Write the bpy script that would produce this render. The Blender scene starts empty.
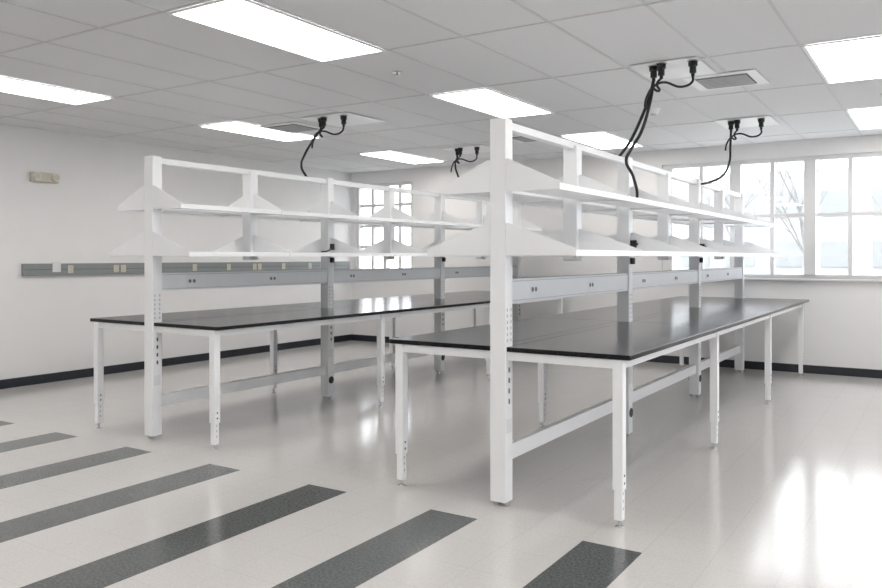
import bpy, math, random
from mathutils import Vector
random.seed(4)
S = bpy.context.scene
S.view_settings.view_transform = 'Standard'
H = 1.427
CEIL = 2.87
XL, XR, YB, YF = -8.6, 4.5, 10.6, -3.5

# ---------------- materials ----------------
def mat(name, col, rough=0.5, metal=0.0, noise=0.0, nscale=30, bump=0.0, emis=None, es=0, spec=0.5, coat=0.0):
    m = bpy.data.materials.new(name); m.use_nodes = True
    nt = m.node_tree; b = nt.nodes['Principled BSDF']
    b.inputs['Base Color'].default_value = (*col, 1)
    b.inputs['Roughness'].default_value = rough
    b.inputs['Metallic'].default_value = metal
    b.inputs['Specular IOR Level'].default_value = spec
    b.inputs['Coat Weight'].default_value = coat
    if noise or bump:
        tc = nt.nodes.new('ShaderNodeTexCoord'); n = nt.nodes.new('ShaderNodeTexNoise')
        n.inputs['Scale'].default_value = nscale; n.inputs['Detail'].default_value = 4
        nt.links.new(tc.outputs['Object'], n.inputs['Vector'])
        if noise:
            r = nt.nodes.new('ShaderNodeMapRange')
            r.inputs['From Min'].default_value = .3; r.inputs['From Max'].default_value = .7
            r.inputs['To Min'].default_value = 1-noise; r.inputs['To Max'].default_value = 1+noise
            v = nt.nodes.new('ShaderNodeVectorMath'); v.operation = 'SCALE'
            v.inputs[0].default_value = col
            nt.links.new(n.outputs['Fac'], r.inputs['Value']); nt.links.new(r.outputs[0], v.inputs['Scale'])
            nt.links.new(v.outputs[0], b.inputs['Base Color'])
        if bump:
            bp = nt.nodes.new('ShaderNodeBump'); bp.inputs['Strength'].default_value = bump
            bp.inputs['Distance'].default_value = .01
            nt.links.new(n.outputs['Fac'], bp.inputs['Height']); nt.links.new(bp.outputs[0], b.inputs['Normal'])
    if emis:
        b.inputs['Emission Color'].default_value = (*emis, 1); b.inputs['Emission Strength'].default_value = es
    return m

M_wall = mat('wall_paint', (.82,.815,.82), .6, noise=.01, nscale=3, bump=.02)
M_ceil = mat('ceiling_tile', (.79,.795,.815), .9, noise=.02, nscale=120, bump=.05)
M_grid = mat('ceiling_tbar', (.66,.665,.685), .5)
M_white = mat('powder_white', (.88,.89,.91), .35, noise=.01, nscale=5)
M_shelf = mat('shelf_white', (.88,.89,.91), .4, noise=.01, nscale=5)
M_race = mat('raceway_grey', (.76,.78,.81), .4, noise=.01, nscale=5)
M_wrace = mat('wall_raceway_grey', (.24,.26,.265), .45, noise=.02, nscale=8)
M_black = mat('epoxy_black', (.007,.007,.009), .17, noise=.2, nscale=60, spec=.30)
M_rub = mat('black_rubber', (.012,.012,.013), .5, noise=.1, nscale=40)
M_base = mat('baseboard_vinyl', (.017,.021,.028), .4, noise=.1, nscale=20)
M_slot = mat('slot_dark', (.12,.12,.13), .6, noise=.1, nscale=40)
M_sock = mat('socket_grey', (.16,.165,.18), .6, noise=.1, nscale=40)
M_steel = mat('steel', (.5,.5,.5), .3, metal=.9, noise=.05, nscale=40)
M_ivory = mat('ivory_outlet', (.58,.54,.44), .4, noise=.02, nscale=20)
M_frame = mat('window_frame_white', (.72,.72,.73), .4, noise=.01, nscale=5)
M_vent = mat('vent_grey', (.47,.48,.50), .5, noise=.02, nscale=20)
M_vdark = mat('vent_dark', (.15,.15,.16), .6, noise=.05, nscale=20)
M_lamp = mat('troffer_lens', (1,1,1), .5, emis=(1,.965,.91), es=10.0)
M_grass = mat('outdoor_ground', (.42,.43,.40), .9, noise=.2, nscale=1)
M_bldg = mat('outdoor_facade', (.40,.40,.405), .9, noise=.05, nscale=2)
M_bglass = mat('outdoor_glass', (.27,.28,.285), .3, noise=.05, nscale=2)
M_bark = mat('tree_bark', (.23,.225,.22), .9, noise=.2, nscale=10)

def floor_mat():
    m = bpy.data.materials.new('vct_floor'); m.use_nodes = True
    nt = m.node_tree; L = nt.links.new; N = nt.nodes.new; b = nt.nodes['Principled BSDF']
    geo = N('ShaderNodeNewGeometry'); sep = N('ShaderNodeSeparateXYZ'); L(geo.outputs['Position'], sep.inputs[0])
    def M(op, a, bb=None, c=None):
        n = N('ShaderNodeMath'); n.operation = op
        for i, x in enumerate((a, bb, c)):
            if x is None: continue
            if isinstance(x, (int, float)): n.inputs[i].default_value = x
            else: L(x, n.inputs[i])
        return n.outputs[0]
    T = .3048
    X0, Y0 = -3.06, 3.73
    fx = M('FRACT', M('DIVIDE', M('SUBTRACT', sep.outputs[0], X0-30*T), T))
    fy = M('FRACT', M('DIVIDE', M('SUBTRACT', sep.outputs[1], Y0-30*T), T))
    ex = M('MINIMUM', fx, M('SUBTRACT', 1.0, fx)); ey = M('MINIMUM', fy, M('SUBTRACT', 1.0, fy))
    seam = M('LESS_THAN', M('MINIMUM', ex, ey), .006)
    ph = M('FRACT', M('DIVIDE', M('SUBTRACT', sep.outputs[0], X0-30*T-.0), 3*T))
    inx = M('GREATER_THAN', ph, 2/3)
    iny = M('LESS_THAN', sep.outputs[1], Y0)
    inr = M('LESS_THAN', sep.outputs[0], -1.2)
    st = M('MULTIPLY', M('MULTIPLY', inx, iny), inr)
    tc = N('ShaderNodeTexCoord')
    n1 = N('ShaderNodeTexNoise'); n1.inputs['Scale'].default_value = 70; n1.inputs['Detail'].default_value = 6
    n1.inputs['Roughness'].default_value = .7
    L(tc.outputs['Object'], n1.inputs['Vector'])
    r1 = N('ShaderNodeValToRGB'); r1.color_ramp.elements[0].position = .35; r1.color_ramp.elements[1].position = .65
    r1.color_ramp.elements[0].color = (.535,.52,.51,1); r1.color_ramp.elements[1].color = (.615,.60,.59,1)
    r2 = N('ShaderNodeValToRGB'); r2.color_ramp.elements[0].position = .35; r2.color_ramp.elements[1].position = .65
    r2.color_ramp.elements[0].color = (.055,.062,.064,1); r2.color_ramp.elements[1].color = (.15,.16,.16,1)
    L(n1.outputs['Fac'], r1.inputs[0]); L(n1.outputs['Fac'], r2.inputs[0])
    mx = N('ShaderNodeMix'); mx.data_type = 'RGBA'
    L(st, mx.inputs['Factor']); L(r1.outputs[0], mx.inputs['A']); L(r2.outputs[0], mx.inputs['B'])
    mx2 = N('ShaderNodeMix'); mx2.data_type = 'RGBA'; mx2.blend_type = 'MULTIPLY'
    L(M('MULTIPLY', seam, .18), mx2.inputs['Factor']); L(mx.outputs['Result'], mx2.inputs['A'])
    mx2.inputs['B'].default_value = (.3,.3,.3,1)
    L(mx2.outputs['Result'], b.inputs['Base Color'])
    n2 = N('ShaderNodeTexNoise'); n2.inputs['Scale'].default_value = 3; L(tc.outputs['Object'], n2.inputs['Vector'])
    L(M('MULTIPLY_ADD', n2.outputs['Fac'], .06, .11), b.inputs['Roughness'])
    bp = N('ShaderNodeBump'); bp.inputs['Strength'].default_value = .03; bp.inputs['Distance'].default_value = .02
    L(n2.outputs['Fac'], bp.inputs['Height']); L(bp.outputs[0], b.inputs['Normal'])
    b.inputs['Specular IOR Level'].default_value = .5
    return m
M_floor = floor_mat()

M_glass = bpy.data.materials.new('window_glass'); M_glass.use_nodes = True
nt = M_glass.node_tree; nt.nodes.clear()
o = nt.nodes.new('ShaderNodeOutputMaterial'); mx = nt.nodes.new('ShaderNodeMixShader')
t = nt.nodes.new('ShaderNodeBsdfTransparent'); g = nt.nodes.new('ShaderNodeBsdfGlossy'); g.inputs['Roughness'].default_value = .02
mx.inputs[0].default_value = .05
nt.links.new(t.outputs[0], mx.inputs[1]); nt.links.new(g.outputs[0], mx.inputs[2]); nt.links.new(mx.outputs[0], o.inputs[0])

# ---------------- mesh builder ----------------
class B:
    def __init__(s): s.v=[]; s.f=[]; s.mi=[]; s.mats=[]
    def m(s, mt):
        if mt not in s.mats: s.mats.append(mt)
        return s.mats.index(mt)
    def box(s, x0,x1,y0,y1,z0,z1, mt):
        i=len(s.v); k=s.m(mt)
        s.v += [(x0,y0,z0),(x1,y0,z0),(x1,y1,z0),(x0,y1,z0),(x0,y0,z1),(x1,y0,z1),(x1,y1,z1),(x0,y1,z1)]
        for q in [(0,3,2,1),(4,5,6,7),(0,1,5,4),(1,2,6,5),(2,3,7,6),(3,0,4,7)]:
            s.f.append(tuple(i+a for a in q)); s.mi.append(k)
    def prism(s, pts, y0, y1, mt):
        i=len(s.v); k=s.m(mt); n=len(pts)
        s.v += [(p[0],y0,p[1]) for p in pts]+[(p[0],y1,p[1]) for p in pts]
        s.f.append(tuple(i+a for a in range(n))); s.mi.append(k)
        s.f.append(tuple(i+n+a for a in reversed(range(n)))); s.mi.append(k)
        for a in range(n):
            b2=(a+1)%n; s.f.append((i+a,i+n+a,i+n+b2,i+b2)); s.mi.append(k)
    def cyl(s, c, r, h, mt, axis='z', n=16, r2=None):
        i=len(s.v); k=s.m(mt); r2 = r if r2 is None else r2
        for t_,rr in ((0,r),(h,r2)):
            for a in range(n):
                an=2*math.pi*a/n; p,q=rr*math.cos(an),rr*math.sin(an)
                if axis=='z': s.v.append((c[0]+p,c[1]+q,c[2]+t_))
                elif axis=='x': s.v.append((c[0]+t_,c[1]+p,c[2]+q))
                else: s.v.append((c[0]+q,c[1]+t_,c[2]+p))
        s.f.append(tuple(i+a for a in reversed(range(n)))); s.mi.append(k)
        s.f.append(tuple(i+n+a for a in range(n))); s.mi.append(k)
        for a in range(n):
            b2=(a+1)%n; s.f.append((i+a,i+b2,i+n+b2,i+n+a)); s.mi.append(k)
    def obj(s, name, parent=None, bevel=0, loc=None):
        me=bpy.data.meshes.new(name); me.from_pydata(s.v,[],s.f); me.update()
        for mt in s.mats: me.materials.append(mt)
        for p,k in zip(me.polygons,s.mi): p.material_index=k
        import bmesh
        bm=bmesh.new(); bm.from_mesh(me); bmesh.ops.recalc_face_normals(bm, faces=bm.faces); bm.to_mesh(me); bm.free()
        ob=bpy.data.objects.new(name, me); S.collection.objects.link(ob)
        if parent: ob.parent=parent
        if loc: ob.location=loc
        if bevel:
            bv=ob.modifiers.new('bevel','BEVEL'); bv.width=bevel; bv.segments=2; bv.limit_method='ANGLE'
        return ob
def one(name, box, mt, parent=None, bevel=0):
    b=B(); b.box(*box, mt); return b.obj(name, parent, bevel)
def empty(name, loc=(0,0,0)):
    e=bpy.data.objects.new(name,None); e.location=loc; e.empty_display_size=.1; S.collection.objects.link(e); return e
def cable(name, pts, r, mt, parent):
    cu=bpy.data.curves.new(name,'CURVE'); cu.dimensions='3D'; cu.bevel_depth=r; cu.bevel_resolution=3; cu.resolution_u=10
    sp=cu.splines.new('BEZIER'); sp.bezier_points.add(len(pts)-1)
    for bp_,p in zip(sp.bezier_points,pts):
        bp_.co=p; bp_.handle_left_type='AUTO'; bp_.handle_right_type='AUTO'
    cu.materials.append(mt)
    ob=bpy.data.objects.new(name,cu); S.collection.objects.link(ob); ob.parent=parent; return ob

# ---------------- room ----------------
one('floor',(XL-.2,XR+.2,YF-.2,YB+.2,-.1,0),M_floor)
one('ceiling',(XL-.2,XR+.2,YF-.2,YB+.2,CEIL,CEIL+.1),M_ceil)
one('wall_left',(XL-.2,XL,YF,YB+.2,0,CEIL),M_wall)
one('wall_front',(XL,XR,YF-.2,YF,0,CEIL),M_wall)
ZS, ZT = 1.16, 2.67
SC=YB/10.47
U=.87*SC; x_r=-3.06*SC
right_units=[(x_r+i*U, x_r+i*U+.74*SC) for i in range(8)]
GR=(right_units[0][0]-.13, right_units[-1][1]+.06)
GL=(-8.5,-7.32)
b=B()
b.box(XL,XR,YB,YB+.2,0,ZS,M_wall); b.box(XL,XR,YB,YB+.2,ZT,CEIL,M_wall)
b.box(XL,GL[0],YB,YB+.2,ZS,ZT,M_wall); b.box(GL[1],GR[0],YB,YB+.2,ZS,ZT,M_wall); b.box(GR[1],XR,YB,YB+.2,ZS,ZT,M_wall)
b.obj('wall_back')
def window(n, x0, x1, units, hz=(1.95,)):
    e=empty(f'window_{n}',(0,0,0))
    f=B(); y0,y1=YB+.05,YB+.13
    f.box(x0,x1,y0,y1,ZS,ZS+.05,M_frame); f.box(x0,x1,y0,y1,ZT-.05,ZT,M_frame)
    edges=[x0]+[v for u in units for v in u]+[x1]
    for i in range(0,len(edges),2):
        f.box(edges[i],edges[i+1],y0-.03,y1,ZS+.05,ZT-.05,M_frame)
    for (a,c) in units:
        m_=(a+c)/2; f.box(m_-.024,m_+.024,y0+.01,y1-.01,ZS+.05,ZT-.05,M_frame)
        for z in hz: 
            f.box(a,m_-.024,y0+.01,y1-.01,z-.022,z+.022,M_frame); f.box(m_+.024,c,y0+.01,y1-.01,z-.022,z+.022,M_frame)
    f.obj('frame',e,.003)
    one('glass',(x0+.01,x1-.01,YB+.145,YB+.149,ZS+.01,ZT-.01),M_glass,e)
    one('sill',(x0-.03,x1+.03,YB-.05,YB+.05,ZS-.025,ZS+.0,),M_frame,e,.004)
    return e
window(1,GR[0],GR[1],right_units)
window(2,GL[0],GL[1],[(-8.45,-7.93),(-7.87,-7.37)],(1.95,1.6,2.3))
ru=[(-4.0+i*U, -4.0+i*U+.74*SC) for i in range(8)]
ra,rb=ru[0][0]-.06, ru[-1][1]+.06
e3=window(3,ra,rb,ru)  # unseen side windows, added to throw daylight on the uprights' right-hand faces
e3.rotation_euler=(0,0,-math.pi/2)
e3.location=(XR-YB, 2.0, 0)
wy0,wy1=2.0-rb,2.0-ra
b=B(); b.box(XR,XR+.2,YF,YB+.2,0,ZS,M_wall); b.box(XR,XR+.2,YF,YB+.2,ZT,CEIL,M_wall)
b.box(XR,XR+.2,YF,wy0,ZS,ZT,M_wall); b.box(XR,XR+.2,wy1,YB+.2,ZS,ZT,M_wall); b.obj('wall_right')
bh=.1
one('baseboard_left',(XL,XL+.012,YF,YB,0,bh),M_base)
one('baseboard_back',(XL+.012,XR-.012,YB-.012,YB,0,bh),M_base)
one('baseboard_right',(XR-.012,XR,YF,YB,0,bh),M_base)
one('baseboard_front',(XL+.012,XR-.012,YF,YF+.012,0,bh),M_base)

# ceiling grid
GX, GY, DX, DY = -3.87, 3.03, .6075, 1.4
b=B(); x=GX-7*DX
while x<XR: 
    b.box(x-.010,x+.010,YF,YB,CEIL-.004,CEIL,M_grid); x+=DX
y=GY-4*DY
while y<YB:
    b.box(XL,XR,y-.010,y+.010,CEIL-.004,CEIL-.0005,M_grid); y+=DY
b.obj('ceiling_grid')
# lights
for ci in range(-1,3):
    for ri in range(-2,3):
        x0=GX+ci*5*DX; y0=GY+ri*2*DY
        if y0<YF: continue
        e=empty('ceiling_light',(x0+DX/2,y0+DY/2,CEIL))
        f=B(); a=DX/2-.012; c=DY/2-.012; w=.022
        f.box(-a,a,-c,-c+w,-.014,-.005,M_white); f.box(-a,a,c-w,c,-.014,-.005,M_white)
        f.box(-a,-a+w,-c+w,c-w,-.014,-.005,M_white); f.box(a-w,a,-c+w,c-w,-.014,-.005,M_white)
        f.obj('trim_frame',e)
        g_=B(); g_.box(-a+w,a-w,-c+w,c-w,-.011,-.0055,M_lamp); g_.obj('lens',e)

# ---------------- lab benches ----------------
YS=[4.02,6.10,8.20,10.27]; YI=[5.05,7.15,9.23]
def bench(cx):
    e=empty('lab_bench',(cx,0,0))
    p=B(); d=B(); hw=.05; hy=.045
    for i,y in enumerate(YS):
        p.box(-hw,hw,y-hy,y+hy,.025,2.22,M_white)
        d.cyl((-.03,y,0),.018,.026,M_steel); d.cyl((.03,y,0),.018,.026,M_steel)
        for sx in (1,-1):
            xf=sx*hw
            for z in [.78,.72,.66,.60]:
                d.box(min(xf,xf+sx*.002),max(xf,xf+sx*.002),y-.007,y+.007,z-.014,z+.014,M_slot)
            zz=.95
            while zz<1.15:
                for yy in (-.022,.022):
                    d.box(min(xf,xf+sx*.0015),max(xf,xf+sx*.0015),y+yy-.004,y+yy+.004,zz-.009,zz+.009,M_vent)
                zz+=.035
            if i in (1,2): d.cyl((xf if sx>0 else xf-.006,y,.19),.036,.006,M_rub,'x',20)
            d.box(min(xf,xf+sx*.003),max(xf,xf+sx*.003),y-.03,y+.03,.42,.50,M_race)
    for y in YI: p.box(-hw,hw,y-hy,y+hy,1.40,2.185,M_white)
    p.obj('uprights',e,.004); d.obj('upright_slots_and_feet',e)
    r=B()
    for a,c in zip(YS[:-1],YS[1:]):
        r.box(-.03,.03,a+hy,c-hy,2.165,2.21,M_white)
        r.box(-.022,.022,a+hy,c-hy,.245,.335,M_white)
    r.obj('rails',e,.003)
    r=B()
    for k,(a,c) in enumerate(zip(YS[:-1],YS[1:])):
        r.box(-.04,.04,a+hy,c-hy,1.16,1.30,M_race)
        for sx in (1,-1):
            xf=sx*.04
            n=4
            for j in range(n):
                yc=a+(c-a)*(j+.75)/(n+.5)
                if j%2==0:
                    r.box(min(xf,xf+sx*.002),max(xf,xf+sx*.002),yc-.045,yc+.045,1.205,1.255,M_race)
                    for q in (-.022,.022): r.cyl((xf if sx>0 else xf-.004,yc+q,1.23),.015,.004,M_sock,'x',14)
            r.box(min(xf,xf+sx*.002),max(xf,xf+sx*.002),a+hy,c-hy,1.172,1.176,M_vent)
            r.box(min(xf,xf+sx*.002),max(xf,xf+sx*.002),a+hy,c-hy,1.284,1.288,M_vent)
    r.obj('power_raceway',e,.002)
    allp=sorted(YS+YI)
    for nm,z,w in (('shelves_upper',1.82,.385),('shelves_lower',1.455,.48)):
        s=B()
        for a,c in zip(allp[:-1],allp[1:]):
            a2=a+.003 if a!=allp[0] else a-hy; c2=c-.003 if c!=allp[-1] else c+hy
            for sx in (1,-1):
                x0,x1=sorted((sx*(hw+.001),sx*w))
                s.box(x0,x1,a2+.004,c2-.004,z-.006,z+.012,M_shelf)
                x0,x1=sorted((sx*(w-.018),sx*w))
                s.box(x0,x1,a2+.004,c2-.004,z-.022,z-.006,M_shelf)
                for y in (a2,c2-.004):
                    s.prism([(sx*(hw+.001),z-.02),(sx*w,z-.02),(sx*w,z+.02),(sx*(hw+.02),z+.165),(sx*(hw+.001),z+.165)],y,y+.004,M_shelf)
        s.obj(nm,e)
    t_=B(); z0,z1=.887,.914; W=.775
    ends=[3.985,YS[1],YS[2],10.42]
    for a,c in zip(ends[:-1],ends[1:]):
        for sx in (1,-1):
            x0,x1=sorted((sx*(hw+.002),sx*W))
            t_.box(x0,x1,a+(.0015 if a!=ends[0] else 0),c-(.0015 if c!=ends[-1] else 0),z0,z1,M_black)
    for a,c in zip(YS[:-1],YS[1:]): t_.box(-hw-.001,hw+.001,a+hy+.002,c-hy-.002,z0,z1,M_black)
    t_.obj('worktop',e,.003)
    l=B(); q=.0275; XLg=.705; LY=[4.02,6.06,8.18,10.24]
    for sx in (1,-1):
        for y in LY:
            l.box(sx*XLg-q,sx*XLg+q,y-q,y+q,.20,.887,M_white)
            l.box(sx*XLg-q+.006,sx*XLg+q-.006,y-q+.006,y+q-.006,.04,.2,M_white)
            l.cyl((sx*XLg,y,.008),.008,.033,M_steel); l.cyl((sx*XLg,y,0),.024,.009,M_steel,r2=.018)
            for z in (.235,.275): l.cyl((sx*XLg+q,y,z),.007,.002,M_slot,'x',10)
            for z in (.10,.14,.18): l.box(sx*XLg+q-.006,sx*XLg+q-.0045,y-.004,y+.004,z-.008,z+.008,M_vent)
            x0,x1=sorted((sx*(hw+.001),sx*(XLg-q)))
            l.box(x0,x1,y-.02,y+.02,.837,.886,M_white)
        for a,c in zip(LY[:-1],LY[1:]):
            l.box(sx*XLg-.02,sx*XLg+.02,a+q,c-q,.837,.886,M_white)
    l.obj('legs_and_frame',e,.003)
    g=B()
    for y in YS[1:3]:
        g.box(hw,hw+.05,y-.02,y+.02,1.50,1.56,M_rub); g.cyl((hw+.03,y+.05,1.475),.02,.06,M_rub)
        g.box(hw,hw+.03,y-.02,y+.02,1.37,1.42,M_rub)
    g.obj('power_plugs',e,.004)
    for y in YS[1:3]:
        cable('plug_cord',[(hw+.03,y,1.52),(hw+.07,y-.05,1.53),(hw+.05,y-.1,1.49),(hw+.03,y-.18,1.48)],.007,M_rub,e)
    return e
CR,CL=-2.155,-5.26
bench(CR); bench(CL)

# ---------------- overhead power drops ----------------
def drop(cx,cy,plugs,longs,pan):
    e=empty('overhead_power_drop',(cx,cy,CEIL))
    b=B(); b.box(pan[0],pan[1],pan[2],pan[3],-.012,-.0055,M_white)
    for (x,y) in plugs:
        b.cyl((x,y,-.016),.042,.004,M_steel,r2=.045)
        b.cyl((x,y,-.050),.033,.034,M_rub); b.cyl((x,y,-.10),.024,.051,M_rub,n=20); b.cyl((x,y,-.125),.013,.025,M_rub)
    b.obj('receptacle_panel',e,.003)
    (ax,ay),(bx,by),(gx,gy)=plugs
    cable('cord_a',[(ax,ay,-.12),(ax+.005,ay-.02,-.18),(ax+.06,ay-.05,-.21),(bx-.02,by-.04,-.17),(bx,by,-.12)],.009,M_rub,e)
    cable('cord_b',[(gx,gy,-.12),(gx+.0,gy-.02,-.17),(gx-.07,gy-.04,-.20),(bx+.03,by-.06,-.165),(bx-.03,by-.08,-.19),(ax-.02,ay-.1,-.26),(ax-.035,ay-.1,-.33)],.009,M_rub,e)
    for k,l in enumerate(longs):
        cable(f'cord_drop_{k+1}',[(p[0]-cx,p[1]-cy,p[2]-CEIL) for p in l],.012,M_rub,e)
    return e
Z=CEIL
drop(-1.75,6.1,[(-.09,-.26),(-.02,-.30),(.2,-.26)],
 [[(-1.84,5.84,Z-.12),(-1.86,5.80,Z-.25),(-1.93,5.8,Z-.42),(-2.02,5.84,Z-.56),(-2.10,5.9,Z-.63),(-2.17,6.0,Z-.655),(-2.20,6.10,Z-.64)],
  [(-1.84,5.84,Z-.12),(-1.85,5.78,Z-.3),(-1.92,5.8,Z-.5),(-2.02,5.86,Z-.62),(-2.08,5.92,Z-.70),(-2.05,6.0,Z-.82),(-2.05,6.07,Z-1.0),(-2.08,6.08,Z-1.035)]],(-.25,.25,-.35,.25))
drop(-1.80,8.85,[(-.1,-.2),(-.03,-.24),(.2,-.2)],
 [[(-1.9,8.65,Z-.12),(-1.90,8.62,Z-.28),(-1.90,8.58,Z-.45),(-1.94,8.45,Z-.6),(-2.04,8.28,Z-.68),(-2.09,8.2,Z-.70)]],(-.25,.3,-.3,.3))
drop(CL-.05,6.4,[(-.12,-.2),(-.05,-.24),(.18,-.2)],
 [[(-5.43,6.2,Z-.12),(-5.45,6.1,Z-.25),(-5.47,6.0,Z-.4),(-5.38,5.85,Z-.55),(-5.27,5.8,Z-.655)]],(-.32,.32,-.32,.32))
drop(CL-.05,9.1,[(-.12,-.2),(-.05,-.24),(.18,-.2)],
 [[(-5.43,8.9,Z-.12),(-5.4,8.8,Z-.25),(-5.35,8.8,Z-.4),(-5.27,8.9,Z-.655)]],(-.32,.32,-.32,.32))

def vent(cx,cy):
    b=B(); a=.28
    b.box(-a,a,-a,a,-.012,-.0055,M_white)
    b.box(-.2,.2,-.2,.2,-.016,-.012,M_vdark)
    for i in range(8):
        y=-.18+i*.05; b.box(-.19,.19,y,y+.026,-.022,-.016,M_vent)
    return b.obj('ceiling_air_vent',loc=(cx,cy,CEIL))
vent(-1.5,6.66); vent(-4.2,8.6); vent(-6.1,6.5)
def sprinkler(x,y):
    b=B(); b.cyl((0,0,-.006),.035,.006,M_steel,r2=.04); b.cyl((0,0,-.03),.008,.024,M_steel); b.cyl((0,0,-.034),.02,.004,M_steel)
    b.obj('fire_sprinkler',loc=(x,y,CEIL-.0))
sprinkler(-.45,4.75); sprinkler(-3.6,5.0); sprinkler(-.45,8.0)
b=B(); b.cyl((0,0,-.05),.05,.05,M_white,r2=.07); b.cyl((0,0,-.06),.03,.01,M_vent); b.obj('smoke_detector',loc=(-2.4,7.6,CEIL))

e=empty('emergency_light',(XL,5.10,2.33))
b=B(); b.box(0,.05,-.16,.16,-.06,.05,M_ivory); b.obj('housing',e,.008)
b=B()
for s_ in (-.11,.11): b.cyl((.05,s_,.0),.04,.03,M_frame,'x',20,r2=.045); b.cyl((.08,s_,.0),.036,.004,M_ivory,'x',20)
b.obj('lamp_heads',e)
e=empty('wall_raceway',(XL,0,1.285))
b=B(); b.box(0,.045,4.85,10.5,-.068,.068,M_wrace)
b.box(.045,.047,4.85,10.5,-.003,.003,M_slot)
b.obj('channel',e,.004)
b=B()
for y in (5.40,6.0,6.10,6.5,6.6,7.2,7.8,8.3,8.4,8.9,9.5):
    b.box(.047,.052,y-.035,y+.035,-.045,.045,M_ivory)
    for z in (-.02,.02): b.cyl((.052,y,z),.012,.001,M_vent,'x',12)
b.box(.047,.053,5.18,5.28,-.03,.085,M_frame)
b.obj('outlets',e)

# ---------------- outside ----------------
b=B(); b.box(-70,60,YB+.25,120,-1.2,-1.0,M_grass); b.box(XR+.25,60,-40,YB+.25,-1.2,-1.0,M_grass); b.obj('outdoor_ground')
b=B(); b.box(-25,8,55,65,-1,7,M_bldg)
for i in range(11):
    for z in (.8,4.0): b.box(-24+i*2.9,-22.2+i*2.9,54.9,55,z,z+1.6,M_bglass)
b.obj('neighboring_building')
def tree(x,y,h):
    e=empty('bare_tree',(x,y,-1))
    cu=bpy.data.curves.new('branches','CURVE'); cu.dimensions='3D'; cu.bevel_depth=1.0; cu.bevel_resolution=1
    def br(p,d,l,r,lv):
        n=5; pts=[]; q=Vector(p); dd=Vector(d)
        for i in range(n):
            pts.append((q.copy(), r*(1-.45*i/(n-1)))); dd=(dd+Vector((random.uniform(-.15,.15),random.uniform(-.15,.15),.05))).normalized(); q=q+dd*l/(n-1)
        sp=cu.splines.new('POLY'); sp.points.add(n-1)
        for pt,(c,rr) in zip(sp.points,pts): pt.co=(*c,1); pt.radius=rr
        if lv<4:
            for k in range(4 if lv else 6):
                t_=random.randint(2,n-1); c,rr=pts[t_]
                nd=(dd+Vector((random.uniform(-1,1),random.uniform(-1,1),random.uniform(0,.6)))).normalized()
                br(c,nd,l*.62,rr*.6,lv+1)
    br((0,0,0),(0,0,1),h*.5,h*.011,0)
    cu.materials.append(M_bark)
    ob=bpy.data.objects.new('branches',cu); S.collection.objects.link(ob); ob.parent=e
tree(-4.5,36,9); tree(-9,42,9); tree(-1.2,38,8); tree(-26,38,9)

# ---------------- world ----------------
w=bpy.data.worlds.new('sky'); S.world=w; w.use_nodes=True; nt=w.node_tree
bg=nt.nodes['Background']; bg.inputs['Color'].default_value=(.91,.95,1,1); bg.inputs['Strength'].default_value=5.0

# ---------------- camera ----------------
cam=bpy.data.cameras.new('camera'); co=bpy.data.objects.new('camera',cam); S.collection.objects.link(co)
cam.sensor_width=36; cam.lens=789/882*36; cam.shift_y=-37/882
co.location=(0,0,H); co.rotation_euler=(math.radians(90),0,math.radians(32.57))
S.camera=co
